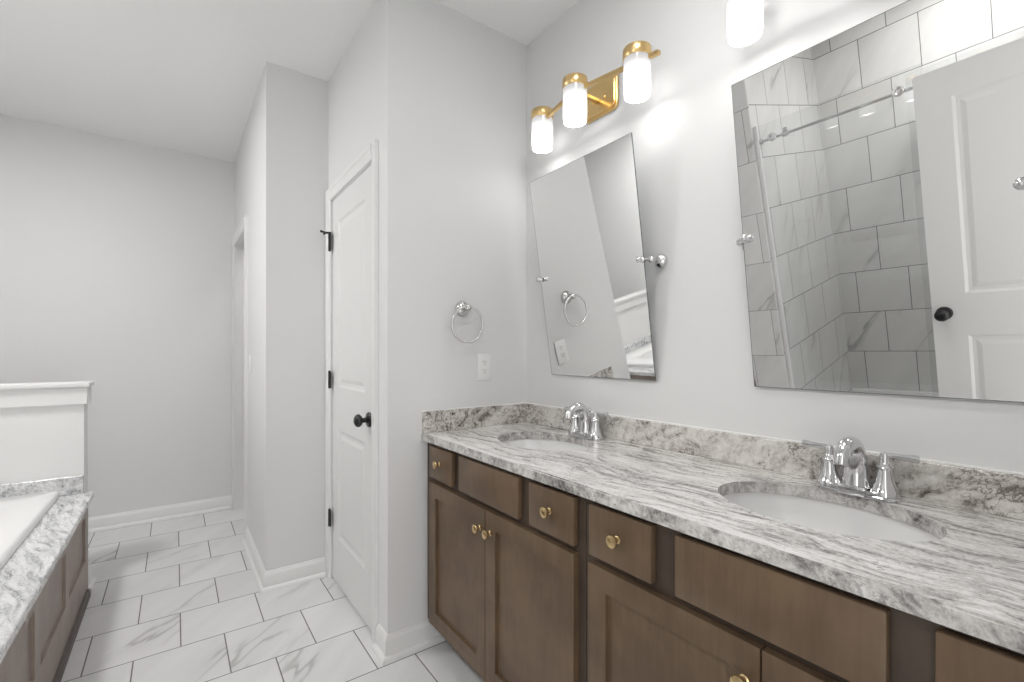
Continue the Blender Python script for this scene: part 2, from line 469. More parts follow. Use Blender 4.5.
# tiled shower linings
bm = bmesh.new(); box(bm, XL, -1.425, YN, SP0, 0.0, H)
struct(make('wall_shower_back', bm, M['tile_x'], smooth=0), 'marble-look tiles on the long back wall of the shower', 'tiled wall')
bm = bmesh.new(); box(bm, -1.425, -0.388, 1.408, SP0, 0.0, H)
struct(make('wall_shower_side', bm, M['tile_y'], smooth=0), 'marble-look tiles on the shower side wall next to the bathtub', 'tiled wall')
bm = bmesh.new(); box(bm, -0.388, -0.376, 1.408, SP1, 0.0, H, 0.003, 1)
struct(make('wall_shower_jamb', bm, M['tile_j'], smooth=0), 'narrow tiled end of the partition beside the shower glass', 'tiled wall')
bm = bmesh.new(); box(bm, -1.425, -0.46, YN, YN + 0.012, 0.0, H)
struct(make('wall_shower_near', bm, M['tile_y'], smooth=0), 'marble-look tiles on the shower wall at the entry end', 'tiled wall')

# half wall
PWY0, PWY1, PWX = 3.22, 3.34, -0.378
bm = bmesh.new(); box(bm, XL, PWX, PWY0, PWY1, 0, 1.056)
hw = struct(make('wall_half', bm, M['trim'], smooth=0), 'white half wall with flat cap at the far end of the bathtub', 'half wall')
bm = bmesh.new(); box(bm, XL, PWX + 0.022, PWY0 - 0.026, PWY1 + 0.026, 1.056, 1.078, 0.003)
make('cap', bm, M['trim'], hw)
bm = bmesh.new()
box(bm, XL, PWX + 0.014, PWY0 - 0.014, PWY0, 0.968, 1.056, 0.002, 1)
box(bm, PWX, PWX + 0.014, PWY0, PWY1, 0.968, 1.056, 0.002, 1)
box(bm, XL, PWX + 0.014, PWY1, PWY1 + 0.014, 0.968, 1.056, 0.002, 1)
make('trim_band', bm, M['trim'], hw)

# baseboards: board with eased top and a shoe moulding
BASE = [(0, 0), (0.032, 0), (0.031, 0.008), (0.027, 0.016), (0.020, 0.020), (0.0145, 0.021), (0.0145, 0.078), (0.012, 0.084), (0.008, 0.088), (0.006, 0.096), (0, 0.098)]
def baseboard(name, path, label):
    """profile swept along a path on the wall line, mitred at corners; the room lies to the left of the path"""
    t = bmesh.new(); P = [Vector((x, y)) for x, y in path]; rings = []
    for i, p in enumerate(P):
        ns = []
        for a, b2 in ((i - 1, i), (i, i + 1)):
            if a >= 0 and b2 < len(P):
                d = (P[b2] - P[a]).normalized(); ns.append(Vector((-d.y, d.x)))
        m = ns[0] if len(ns) == 1 else (ns[0] + ns[1]) / (1 + ns[0].dot(ns[1]))
        rings.append([t.verts.new((p.x + m.x * a, p.y + m.y * a, z)) for a, z in BASE])
    n = len(BASE)
    for q, w2 in zip(rings, rings[1:]):
        for k in range(n): t.faces.new((q[k], q[(k + 1) % n], w2[(k + 1) % n], w2[k]))
    t.faces.new(rings[0]); t.faces.new(rings[-1][::-1])
    bmesh.ops.recalc_face_normals(t, faces=t.faces)
    bm = bmesh.new(); merge(bm, t)
    return struct(make(name, bm, M['trim'], smooth=40), label, 'baseboard')
baseboard('baseboard_back', [(0.937, YB), (XD, YB), (XD, 1.906)], 'white baseboard wrapping the wall corner between the vanity and the narrow door')
baseboard('baseboard_return', [(XD - 0.019, YD), (XP, YD), (XP, 3.462)], 'white baseboard around the outside corner beyond the narrow door')
baseboard('baseboard_far', [(XP - 0.018, YF), (XL, YF)], 'white baseboard along the far grey wall')
baseboard('baseboard_half', [(XL, PWY1), (PWX, PWY1), (PWX, PWY0 - 0.002)], 'short white baseboard on the end of the half wall')
baseboard('baseboard_near', [(EX1 + 0.062, YN), (0.860, YN)], 'white baseboard beside the entry doorway')

# door casings
def casing_x(name, x, s, y0, y1, ztop, wd, label, right=True):
    """casing on a wall of constant x; s = side it stands proud"""
    bm = bmesh.new()
    t1, t2 = 0.018 * s, 0.011 * s
    def leg(a, b2, outer_low):
        lo, hi = min(a, b2), max(a, b2)
        if outer_low: pf = [(lo, 0), (lo, t1), (lo + 0.012, t1), (lo + 0.020, t2 * 1.3), (hi - 0.004, t2), (hi, t2 * 0.7), (hi, 0)]
        else: pf = [(hi, 0), (hi, t1), (hi - 0.012, t1), (hi - 0.020, t2 * 1.3), (lo + 0.004, t2), (lo, t2 * 0.7), (lo, 0)]
        prism(bm, [(x + q, y, 0) for y, q in pf], (0, 0, ztop + wd))
    leg(y0 - wd, y0, True); leg(y1, y1 + wd, False)
    z0, z1 = ztop, ztop + wd
    pf = [(z1, 0), (z1, t1), (z1 - 0.012, t1), (z1 - 0.020, t2 * 1.3), (z0 + 0.004, t2), (z0, t2 * 0.7), (z0, 0)]
    prism(bm, [(x + q, y0, z) for z, q in pf], (0, y1 - y0, 0))
    return struct(make(name, bm, M['trim'], smooth=0), label, 'door casing')
casing_x('trim_1', XD, -1, DY0 + 0.004, DY1 - 0.004, DZ + 0.006, 0.062, 'white casing around the narrow closed door')
casing_x('trim_2', XP, -1, PY0 + 0.004, PY1 - 0.004, PZ, 0.07, 'white casing around the opening in the passage wall')
def jamb_x(name, x0, x1, y0, y1, ztop, label):
    bm = bmesh.new()
    box(bm, x0, x1, y0, y0 + 0.006, 0, ztop); box(bm, x0, x1, y1 - 0.006, y1, 0, ztop); box(bm, x0, x1, y0 + 0.006, y1 - 0.006, ztop - 0.006, ztop)
    return struct(make(name, bm, M['trim'], smooth=0), label, 'door jamb')
jamb_x('trim_3', XP + 0.001, XP + T, PY0, PY1, PZ, 'white lining inside the opening in the passage wall')
bm = bmesh.new()          # entry doorway casing and lining
for a, b2 in ((EX0 - 0.06, EX0 + 0.002), (EX1 - 0.002, EX1 + 0.06)): box(bm, a, b2, YN, YN + 0.016, 0, EZ + 0.06, 0.003, 1)
box(bm, EX0 + 0.002, EX1 - 0.002, YN, YN + 0.016, EZ, EZ + 0.06, 0.003, 1)
struct(make('trim_4', bm, M['trim'], smooth=0), 'white casing around the open entry doorway', 'door casing')

# narrow closed door
PANEL = [(0.012, -0.006), (0.026, -0.007), (0.046, -0.0025), (0.050, -0.0025)]
lf0, lf1 = DY0 + 0.003, DY1 - 0.003
bm = bmesh.new()
panel_slab(bm, lambda u, z, q: Vector((XD + 0.003 - q, u, z)), lf0, lf1, 0.012, 2.0565, 0.035,
           [(lf0 + 0.125, lf1 - 0.115, 1.050, 1.930), (lf0 + 0.125, lf1 - 0.115, 0.250, 0.825)], PANEL)
d1 = struct(make('door_1', bm, M['door'], smooth=0, org=(XD + 0.02, (lf0 + lf1) / 2, 0.012)), 'narrow closed two-panel white door with black knob and three black hinges', 'door')
def knob_parts(parent, c, n):
    c = Vector(c); n = Vector(n)
    bm = bmesh.new()
    lathe(bm, [(0, 0), (0.033, 0), (0.033, 0.006), (0.029, 0.011), (0.020, 0.013), (0.012, 0.016), (0.0105, 0.03), (0.011, 0.034), (0.021, 0.038), (0.0275, 0.046), (0.0285, 0.053), (0.025, 0.061), (0.016, 0.067), (0, 0.069)], c, n, 32)
    return make('door_knob', bm, M['black'], parent, label='round black door knob')
knob_parts(d1, (XD + 0.003, lf0 + 0.058, 0.936), (-1, 0, 0))
for hz in (0.335, 1.085, 1.830):
    bm = bmesh.new()
    lathe(bm, [(0, -0.048), (0.0055, -0.047), (0.0062, -0.044), (0.0062, 0.044), (0.0055, 0.047), (0, 0.050)], (XD - 0.014, lf1 - 0.006, hz), (0, 0, 1), 14)
    box(bm, XD - 0.013, XD - 0.0105, lf1 - 0.030, lf1 - 0.006, hz - 0.044, hz + 0.044)
    h = make('hinge', bm, M['black'], d1, label='black butt hinge')
    if hz > 1.5:
        bm = bmesh.new()
        P = Vector((XD - 0.014, lf1 - 0.006, hz + 0.052))
        lathe(bm, [(0, -0.003), (0.010, -0.003), (0.010, 0.004), (0, 0.004)], P, (0, 0, 1), 14)
        tube(bm, [P, P + Vector((-0.020, 0.004, 0.0)), P + Vector((-0.038, 0.009, 0.005))], [0.006, 0.0055, 0.0055], 10)
        lathe(bm, [(0, 0), (0.007, 0), (0.007, 0.008), (0, 0.009)], P + Vector((-0.037, 0.009, 0.005)), (-1, 0.2, 0.2), 12)
        tube(bm, [P + Vector((-0.022, 0.003, 0)), P + Vector((-0.030, -0.012, -0.012))], 0.006, 10)
        make('hinge_stop', bm, M['black'], h)

# open entry door standing in front of the shower
bm = bmesh.new()
ex, e0, e1 = -0.312, YN + 0.006, 0.648
panel_slab(bm, lambda u, z, q: Vector((ex + q, u, z)), e0, e1, 0.012, 2.034, 0.035,
           [(e0 + 0.118, e1 - 0.126, 1.005, 1.905), (e0 + 0.118, e1 - 0.126, 0.25, 0.800)], PANEL)
d2 = struct(make('door_2', bm, M['door'], smooth=0, org=(ex - 0.018, e0, 0.012)), 'open two-panel white entry door with black knob, seen in the large right-hand mirror', 'door')
knob_parts(d2, (ex, e1 - 0.046, 0.914), (1, 0, 0))
for hz in (0.25, 1.05, 1.84):
    bm = bmesh.new(); lathe(bm, [(0, -0.046), (0.006, -0.045), (0.006, 0.045), (0, 0.046)], (ex + 0.008, e0 + 0.002, hz), (0, 0, 1), 12)
    make('hinge', bm, M['black'], d2)

# ------------------------------------------------------------------ vanity cabinets
CXF = 0.868           # face frame plane
CZ0, CZ1 = 0.105, 0.864
def cabinet(name, y0, y1, c, label):
    """sink base: c = list of drawer fronts (y0, y1, knob?) and doors (y0, y1, knob y)"""
    root = thing(name, label, 'vanity cabinet', (1.13, (y0 + y1) / 2, 0), 'vanity sink cabinets')
    bm = bmesh.new()
    # face frame
    ys = [y0 + 0.0005, y0 + 0.04, y1 - 0.04, y1 - 0.0005]
    box(bm, CXF, CXF + 0.019, ys[0], ys[1], CZ0, CZ1); box(bm, CXF, CXF + 0.019, ys[2], ys[3], CZ0, CZ1)
    for a, b2 in ((CZ0, CZ0 + 0.04), (0.690, 0.732), (0.838, CZ1)): box(bm, CXF, CXF + 0.019, ys[1], ys[2], a, b2)
    for q in c['stiles']: box(bm, CXF, CXF + 0.019, q - 0.035, q + 0.035, 0.732, 0.838)
    mid = c['mid']; box(bm, CXF, CXF + 0.019, mid - 0.03, mid + 0.03, CZ0 + 0.04, 0.690)
    make('face_frame', bm, M['wood_shaded'], root)
    bm = bmesh.new()
    box(bm, CXF + 0.019, XR - 0.004, y0 + 0.001, y0 + 0.017, CZ0, CZ1); box(bm, CXF + 0.019, XR - 0.004, y1 - 0.017, y1 - 0.001, CZ0, CZ1)
    box(bm, CXF + 0.019, XR - 0.004, y0 + 0.017, y1 - 0.017, CZ0, CZ0 + 0.016)
    box(bm, XR - 0.010, XR - 0.004, y0 + 0.017, y1 - 0.017, CZ0 + 0.016, CZ1)
    make('carcass', bm, M['wood_shaded'], root)
    bm = bmesh.new(); box(bm, 0.940, 0.955, y0 + 0.001, y1 - 0.001, 0.0, CZ0)
    make('toe_kick', bm, M['wood_shaded'], root)
    def knob(parent, y, z):
        bm = bmesh.new()
        lathe(bm, [(0, 0), (0.009, 0), (0.0095, 0.002), (0.0065, 0.004), (0.005, 0.008), (0.0055, 0.013), (0.011, 0.017), (0.0150, 0.0185), (0.0155, 0.021), (0.0145, 0.024), (0.010, 0.0255), (0, 0.026)], (CXF - 0.020, y, z), (-1, 0, 0), 24)
        make('knob', bm, M['knob_brass'], parent, label='small round brass knob')
    for a, b2, k in c['drawers']:
        bm = bmesh.new()
        box(bm, CXF - 0.020, CXF - 0.0005, a, b2, 0.721, 0.850, 0.004, 2)
        dr = make('drawer' if k else 'false_front', bm, M['wood'], root)
        if k: knob(dr, (a + b2) / 2, 0.790)
    for a, b2, ky in c['doors']:
        bm = bmesh.new()
        panel_slab(bm, lambda u, z, q: Vector((CXF - 0.020 - q, u, z)), a, b2, 0.122, 0.702, 0.0195,
                   [(a + 0.058, b2 - 0.058, 0.181, 0.645)], [(0.0006, -0.0100), (0.002, -0.0105)])
        dd = make('door', bm, M['wood'], root, smooth=0)
        knob(dd, ky, 0.632)
    return root
cabinet('vanity_cabinet', 0.866, YB - 0.001, dict(stiles=[1.532, 1.112], mid=1.324,
        drawers=[(1.558, 1.752, 1), (1.137, 1.506, 0), (0.893, 1.085, 1)], doors=[(1.3255, 1.752, 1.355), (0.893, 1.3215, 1.292)]),
        'brown sink cabinet beneath the farther sink, against the towel-ring wall')
cabinet('vanity_cabinet', -0.076, 0.865, dict(stiles=[0.618, 0.202], mid=0.411,
        drawers=[(0.647, 0.839, 1), (0.229, 0.589, 0), (-0.020, 0.176, 1)], doors=[(0.4125, 0.839, 0.440), (-0.020, 0.4085, 0.380)]),
        'brown sink cabinet beneath the nearer sink, cut off by the frame')

# granite top with two oval cut-outs
def slab_with_ovals(bm, x0, x1, y0, y1, z0, z1, ovals, n=64):
    t = bmesh.new()
    def quad4(pts, z, flip):
        vs = [t.verts.new((p[0], p[1], z)) for p in pts]
        t.faces.new(vs[::-1] if flip else vs)
    cuts = sorted(ovals, key=lambda o: o[1]); bands = []; y = y0
    for cx, cy, a, b2 in cuts:
        bands.append((y, cy - b2 - 0.05, None)); bands.append((cy - b2 - 0.05, cy + b2 + 0.05, (cx, cy, a, b2))); y = cy + b2 + 0.05
    bands.append((y, y1, None))
    for ya, yb, o in bands:
        if o is None:
            R = [(x0, ya), (x1, ya), (x1, yb), (x0, yb)]
            quad4(R, z1, False); quad4(R, z0, True)
        else:
            cx, cy, a, b2 = o
            angs = [2 * math.pi * i / n for i in range(n)]
            angs += [math.atan2(p[1] - cy, p[0] - cx) % (2 * math.pi) for p in [(x0, ya), (x1, ya), (x1, yb), (x0, yb)]]
            angs = sorted(set(round(q, 6) for q in angs))
            E, R = [], []
            for q in angs:
                dx, dy = math.cos(q), math.sin(q)
                s = min([abs((x1 if dx > 0 else x0) - cx) / max(abs(dx), 1e-9), abs((yb if dy > 0 else ya) - cy) / max(abs(dy), 1e-9)])
                R.append((cx + dx * s, cy + dy * s))
                r = 1 / math.sqrt((dx / a) ** 2 + (dy / b2) ** 2)
                E.append((cx + dx * r, cy + dy * r))
            m = len(angs)
            for i in range(m):
                j = (i + 1) % m
                quad4([E[i], R[i], R[j], E[j]], z1, False); quad4([E[i], R[i], R[j], E[j]], z0, True)
                t.faces.new([t.verts.new((*E[i], z0)), t.verts.new((*E[j], z0)), t.verts.new((*E[j], z1)), t.verts.new((*E[i], z1))])
    ysb = [b3[0] for b3 in bands] + [y1]
    for xa in (x0, x1):
        for a, b2 in zip(ysb, ysb[1:]):
            t.faces.new([t.verts.new(p) for p in ((xa, a, z0), (xa, b2, z0), (xa, b2, z1), (xa, a, z1))])
    for ya in (y0, y1): t.faces.new([t.verts.new(p) for p in ((x0, ya, z0), (x1, ya, z0), (x1, ya, z1), (x0, ya, z1))])
    bmesh.ops.remove_doubles(t, verts=t.verts, dist=1e-5)
    bmesh.ops.recalc_face_normals(t, faces=t.faces)
    ed = [e for e in t.edges if len(e.link_faces) == 2 and abs(e.link_faces[0].normal.dot(e.link_faces[1].normal)) < 0.5
          and all(abs(v.co.z - z1) < 1e-5 for v in e.verts)]
    bmesh.ops.bevel(t, geom=[e for e in ed if abs(e.verts[0].co.x - x0) < 1e-5 and abs(e.verts[1].co.x - x0) < 1e-5], offset=0.004, segments=2, affect='EDGES')
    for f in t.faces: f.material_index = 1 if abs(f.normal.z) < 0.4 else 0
    merge(bm, t)
CT0, CT1 = 0.865, 0.895
OV = [(1.147, 0.434, 0.158, 0.212), (1.147, 1.372, 0.158, 0.212)]
bm = bmesh.new(); slab_with_ovals(bm, 0.839, XR - 0.002, -0.078, YB - 0.002, CT0, CT1, OV)
top = tag(make('countertop', bm, [M['granite'], M['granite_e']], org=(1.12, 0.865, CT0), smooth=30), 'long white and grey granite vanity top with two oval sink openings', 'countertop')
bm = bmesh.new(); box(bm, XR - 0.022, XR - 0.002, -0.078, YB - 0.002, CT1, 0.984, 0.002, 1)
make('backsplash', bm, M['granite_b'], top, label='brown and white speckled granite upstand')
bm = bmesh.new(); box(bm, 0.841, XR - 0.022, YB - 0.022, YB - 0.002, CT1, 0.984, 0.002, 1)
make('side_splash', bm, M['granite_b'], top, label='brown and white speckled granite upstand')
bm = bmesh.new()
box(bm, XR - 0.008, XR - 0.0005, -0.078, YB - 0.001, 0.983, 0.988, 0.001, 1); box(bm, 0.843, XR - 0.008, YB - 0.008, YB - 0.0005, 0.983, 0.988, 0.001, 1)
make('caulk_line', bm, M['caulk'], top)

# sinks
def sink(cy, label):
    root = thing('sink', label, 'sink', (1.147, cy, 0.71), 'undermount oval sinks')
    bm = bmesh.new()
    a, b2 = 0.164, 0.218
    prof = []
    for f, z in [(1.10, CT0 - 0.0005), (1.0, CT0 - 0.0005), (0.985, 0.850), (0.96, 0.825), (0.91, 0.795), (0.82, 0.766), (0.68, 0.745), (0.48, 0.734), (0.25, 0.730), (0.135, 0.729),
                 (0.135, 0.718), (0.27, 0.718), (0.50, 0.722), (0.71, 0.733), (0.87, 0.757), (0.96, 0.790), (1.01, 0.824), (1.035, 0.850), (1.10, 0.855)]:
        prof.append((f, z))
    t = bmesh.new(); seg = 56; rings = []
    for f, z in prof: rings.append([t.verts.new((1.147 + a * f * math.cos(2 * math.pi * i / seg), cy + b2 * f * math.sin(2 * math.pi * i / seg), z)) for i in range(seg)])
    for p, q in list(zip(rings, rings[1:])) + [(rings[-1], rings[0])]:
        for i in range(seg): t.faces.new((p[i], p[(i + 1) % seg], q[(i + 1) % seg], q[i]))
    bmesh.ops.recalc_face_normals(t, faces=t.faces); merge(bm, t)
    make('basin', bm, M['porcelain'], root, smooth=60)
    bm = bmesh.new()
    lathe(bm, [(0, 0.722), (0.019, 0.722), (0.020, 0.7325), (0.027, 0.7325), (0.029, 0.7305), (0.018, 0.7315), (0.016, 0.734), (0, 0.736)], (1.147, cy, 0), (0, 0, 1), 28)
    make('drain', bm, M['chrome'], root, label='chrome drain stopper')
    return root
sink(OV[1][1], 'white oval undermount sink nearer the towel-ring wall')
sink(OV[0][1], 'white oval undermount sink under the right-hand mirror')

# faucets
def faucet(cy, label):
    fx = 1.325
    root = thing('faucet', label, 'faucet', (fx, cy, CT1), 'chrome centerset faucets')
    z0 = CT1; hs = 0.0560
    bm = bmesh.new()
    def stadium(r, hy, z, n=10):
        p = []
        for i in range(n + 1):
            q = math.pi * i / n; p.append((fx + r * math.cos(q), cy + hy + r * math.sin(q), z))
        for i in range(n + 1):
            q = math.pi + math.pi * i / n; p.append((fx + r * math.cos(q), cy - hy + r * math.sin(q), z))
        return p
    prism(bm, stadium(0.0305, hs, z0 + 0.0003), (0, 0, 0.008), 0.0015, 1)
    prism(bm, stadium(0.0268, hs, z0 + 0.008), (0, 0, 0.009), 0.0015, 1)
    box(bm, fx - 0.034, fx + 0.028, cy - 0.027, cy + 0.027, z0 + 0.0004, z0 + 0.024, 0.003, 2)
    make('base_plate', bm, M['chrome'], root, smooth=30)
    bm = bmesh.new()
    pts = bez((fx, cy, z0 + 0.018), (fx + 0.004, cy, z0 + 0.075), (fx - 0.004, cy, z0 + 0.122), (fx - 0.042, cy, z0 + 0.122), 12)
    pts += bez((fx - 0.042, cy, z0 + 0.122), (fx - 0.070, cy, z0 + 0.122), (fx - 0.086, cy, z0 + 0.108), (fx - 0.090, cy, z0 + 0.088), 8)[1:]
    n = len(pts)
    rr = []
    for i in range(n):
        q = i / (n - 1)
        rr.append(0.0290 * (1 - q / 0.42) + 0.0205 * (q / 0.42) if q < 0.42 else 0.0205 - (q - 0.42) / 0.58 * 0.0045)
    tube(bm, pts, rr, 20)
    e = pts[-1]; d = (pts[-1] - pts[-2]).normalized()
    lathe(bm, [(0, -0.006), (0.0150, -0.006), (0.0160, -0.003), (0.0160, 0.006), (0.0145, 0.009), (0.010, 0.0092), (0.010, 0.004), (0, 0.004)], e, d, 20)
    make('spout', bm, M['chrome'], root, smooth=50)
    for s in (1, -1):
        hy = cy + s * hs
        bm = bmesh.new()
        lathe(bm, [(0, 0.003), (0.0280, 0.003), (0.0280, 0.018), (0.0265, 0.021), (0.0245, 0.025), (0.0195, 0.037), (0.0160, 0.051), (0.0142, 0.064), (0.0132, 0.069), (0.0165, 0.0715), (0.0178, 0.0745), (0.0165, 0.0775), (0.0130, 0.080), (0.0108, 0.086), (0.0102, 0.092), (0.0105, 0.099), (0.008, 0.106), (0, 0.109)], (fx, hy, z0), (0, 0, 1), 28)
        hd = make('handle', bm, M['chrome'], root, smooth=40)
        bm = bmesh.new()
        L = [(fx, hy + s * q, z0 + h) for q, h in ((0.002, 0.099), (0.010, 0.102), (0.018, 0.1025), (0.034, 0.102), (0.050, 0.102), (0.059, 0.102), (0.061, 0.102))]
        tube(bm, L, [0.0080, 0.0066, 0.0060, 0.0068, 0.0088, 0.0095, 0.0072], 16)
        make('lever', bm, M['chrome'], hd, smooth=50)
    bm = bmesh.new()
    lathe(bm, [(0, 0), (0.0028, 0), (0.0028, 0.090), (0.0037, 0.092), (0.0064, 0.096), (0.0075, 0.102), (0.0064, 0.108), (0.003, 0.111), (0, 0.1115)], (fx + 0.024, cy, z0 + 0.004), (0, 0, 1), 16)
    make('lift_rod', bm, M['chrome'], root)
    return root
faucet(1.327, 'chrome two-lever faucet behind the sink nearer the towel-ring wall')
faucet(0.417, 'chrome two-lever faucet behind the sink under the right-hand mirror')

# ------------------------------------------------------------------ tilting mirrors
TILT = math.radians(8.6)
MPX, MPZ = 1.326, 1.557
MYAW = math.radians(-0.85)
def tilt_mirror(y0, y1, yaw, label):
    cy = (y0 + y1) / 2; hw_, hl = (y1 - y0) / 2, 0.430
    root = thing('pivot_mirror', label, 'mirror', (MPX, cy, MPZ), 'tilting vanity mirrors')
    R = Matrix.Translation((MPX, cy, MPZ)) @ Matrix.Rotation(yaw, 4, 'Z') @ Matrix.Rotation(-TILT, 4, 'Y')
    bm = bmesh.new()
    t = bmesh.new()
    bmesh.ops.create_cube(t, size=1.0)
    for v in t.verts: v.co = Vector((0.002 + v.co.x * 0.004, v.co.y * 2 * hw_, v.co.z * 2 * hl))
    bmesh.ops.recalc_face_normals(t, faces=t.faces)
    for f in t.faces: f.material_index = 0 if f.normal.x < -0.5 else 1
    fr = [f for f in t.faces if f.normal.x < -0.5]
    inn = bmesh.ops.inset_region(t, faces=fr, thickness=0.0022)
    for f in inn['faces']: f.material_index = 1
    bmesh.ops.transform(t, matrix=R, verts=t.verts); merge(bm, t)
    make('mirror_glass', bm, [M['mirror'], M['mirror_edge']], root, smooth=0, label='frameless rectangular mirror glass')
    for s in (1, -1):
        ye = cy + s * hw_; yp = ye + s * 0.016
        bm = bmesh.new()
        lathe(bm, [(0, 0), (0.025, 0), (0.0255, 0.004), (0.0225, 0.009), (0.0215, 0.012), (0.0165, 0.015), (0.0105, 0.019), (0.0085, 0.028), (0.0085, 0.045), (0.011, 0.049), (0.0125, 0.056), (0.011, 0.063), (0.006, 0.067), (0, 0.068)], (XR - 0.0005, yp, MPZ), (-1, 0, 0), 24)
        tube(bm, [(MPX, yp, MPZ), (MPX, ye + s * 0.002, MPZ)], 0.006, 12)
        # clip over the glass edge with a round finial
        lathe(bm, [(0, 0), (0.010, 0), (0.0105, 0.003), (0.007, 0.006), (0.0055, 0.009), (0.0095, 0.012), (0.0115, 0.017), (0.010, 0.022), (0.0055, 0.025), (0, 0.026)], (MPX - 0.001, ye - s * 0.010, MPZ), (-1, 0, 0), 20)
        lathe(bm, [(0, 0), (0.010, 0), (0.010, 0.005), (0, 0.006)], (MPX + 0.005, ye - s * 0.008, MPZ), (1, 0, 0), 18)
        make('pivot_bracket', bm, M['chrome'], root, smooth=45)
    return root
tilt_mirror(1.039, 1.612, MYAW, 'tilted frameless mirror nearest the towel-ring wall, reflecting the ring')
tilt_mirror(0.136, 0.692, 0.0, 'large tilted frameless mirror at the right, reflecting the shower')

# ------------------------------------------------------------------ vanity lights
def vanity_light(cx, cy, bz, label):
    root = thing('vanity_light', label, 'vanity light', (cx, cy, bz), 'three-shade brass vanity lights')
    XA, XE = 1.250, 1.300                     # bowed bar: apex and shade ends
    dy = 0.2575
    sl = (XE - XA) / dy
    bm = bmesh.new()
    pc = [(XR - 0.0005, y, z) for y, z in []]
    hw_, hh, ch = 0.090, 0.070, 0.020
    def rrect(x, k):
        p = []
        for sy, sz, a0 in ((1, 1, 0), (-1, 1, 90), (-1, -1, 180), (1, -1, 270)):
            for i in range(6):
                a = math.radians(a0 + 18 * i)
                p.append((x, cy + sy * (hw_ - ch - k) + ch * math.cos(a), bz + 0.004 + sz * (hh - ch - k) + ch * math.sin(a)))
        return p
    prism(bm, rrect(XR - 0.0005, 0), (-0.014, 0, 0), 0.002, 1)
    prism(bm, rrect(XR - 0.014, 0.008), (-0.006, 0, 0), 0.002, 1)
    make('backplate', bm, M['brass'], root, smooth=30)
    for s in (-1, 1):
        bm = bmesh.new(); lathe(bm, [(0, 0), (0.0055, 0), (0.0055, 0.004), (0.003, 0.007), (0, 0.0075)], (XR - 0.0198, cy + s * 0.030, bz - 0.002), (-1, 0, 0), 14)
        make('screw', bm, M['brass'], root)
    bm = bmesh.new(); box(bm, XA - 0.004, XR - 0.0195, cy - 0.010, cy + 0.010, bz - 0.017, bz - 0.003, 0.002, 1)
    make('stem', bm, M['brass_d'], root)
    bm = bmesh.new()
    ye = 0.338; xe = XA + sl * ye; yl = 0.268; xl = XA + sl * yl; hw2 = 0.0078; zb = bz - 0.010
    prism(bm, [(XA - hw2, cy, zb - 0.0075), (xl - hw2, cy + yl, zb - 0.0075), (xl + hw2, cy + yl, zb - 0.0075), (XA + hw2, cy, zb - 0.0075), (xe + hw2, cy - ye, zb - 0.0075), (xe - hw2, cy - ye, zb - 0.0075)], (0, 0, 0.015), 0.0015, 1)
    make('bar', bm, M['brass_d'], root, smooth=30)
    for x, y in ((XE, cy - dy), (XA, cy), (XE, cy + dy)):
        bm = bmesh.new()
        z0 = bz + SHADE_Z0
        lathe(bm, [(0.0425, z0), (0.0455, z0), (0.0462, z0 + 0.003), (0.0462, bz), (0.043, bz), (0, bz - 0.001), (0.0415, bz - 0.004), (0.0415, z0 + 0.002)], (x, y, 0), (0, 0, 1), 40,
              mis=[0, 0, 0, 0, 0, 1, 1, 1], closed=True)
        sh = make('lamp_shade', bm, [M['shade'], M['shade_in']], root, smooth=50, label='white frosted glass cylinder shade, lit')
        bm = bmesh.new()
        lathe(bm, [(0.0475, -0.003), (0.0488, -0.001), (0.0488, 0.032), (0.0475, 0.034), (0, 0.034)], (x, y, bz), (0, 0, 1), 40)
        lathe(bm, [(0.0475, -0.003), (0, -0.0025)], (x, y, bz), (0, 0, 1), 40)
        make('cap', bm, M['brass'], sh, smooth=40, label='brass collar at the top of the shade')
    return root
vanity_light(0, 1.308, 2.252, 'brass three-shade vanity light above the mirror nearest the towel-ring wall')
vanity_light(0, 0.416, 2.252, 'brass three-shade vanity light over the right-hand mirror, mostly out of frame')

# ------------------------------------------------------------------ towel ring, outlet, switch
root = thing('towel_ring', 'polished chrome towel ring on the grey wall above the outlet', 'towel ring', (1.036, YB, 1.36))
bm = bmesh.new()
lathe(bm, [(0, 0), (0.034, 0), (0.0345, 0.004), (0.031, 0.009), (0.029, 0.013), (0.021, 0.017), (0.014, 0.021), (0.0115, 0.030), (0.0115, 0.040), (0.014, 0.044), (0.0155, 0.051), (0.013, 0.058), (0.006, 0.062), (0, 0.063)], (1.036, YB - 0.0005, 1.428), (0, -1, 0), 32)
make('rosette_post', bm, M['nickel'], root, smooth=45)
bm = bmesh.new()
tube(bm, [(1.036 + 0.077 * math.sin(q), YB - 0.050 - 0.004 * math.cos(q), 1.3545 + 0.077 * math.cos(q)) for q in [2 * math.pi * i / 64 for i in range(64)]], 0.0050, 12, closed=True)
make('ring', bm, M['nickel'], root, smooth=60)

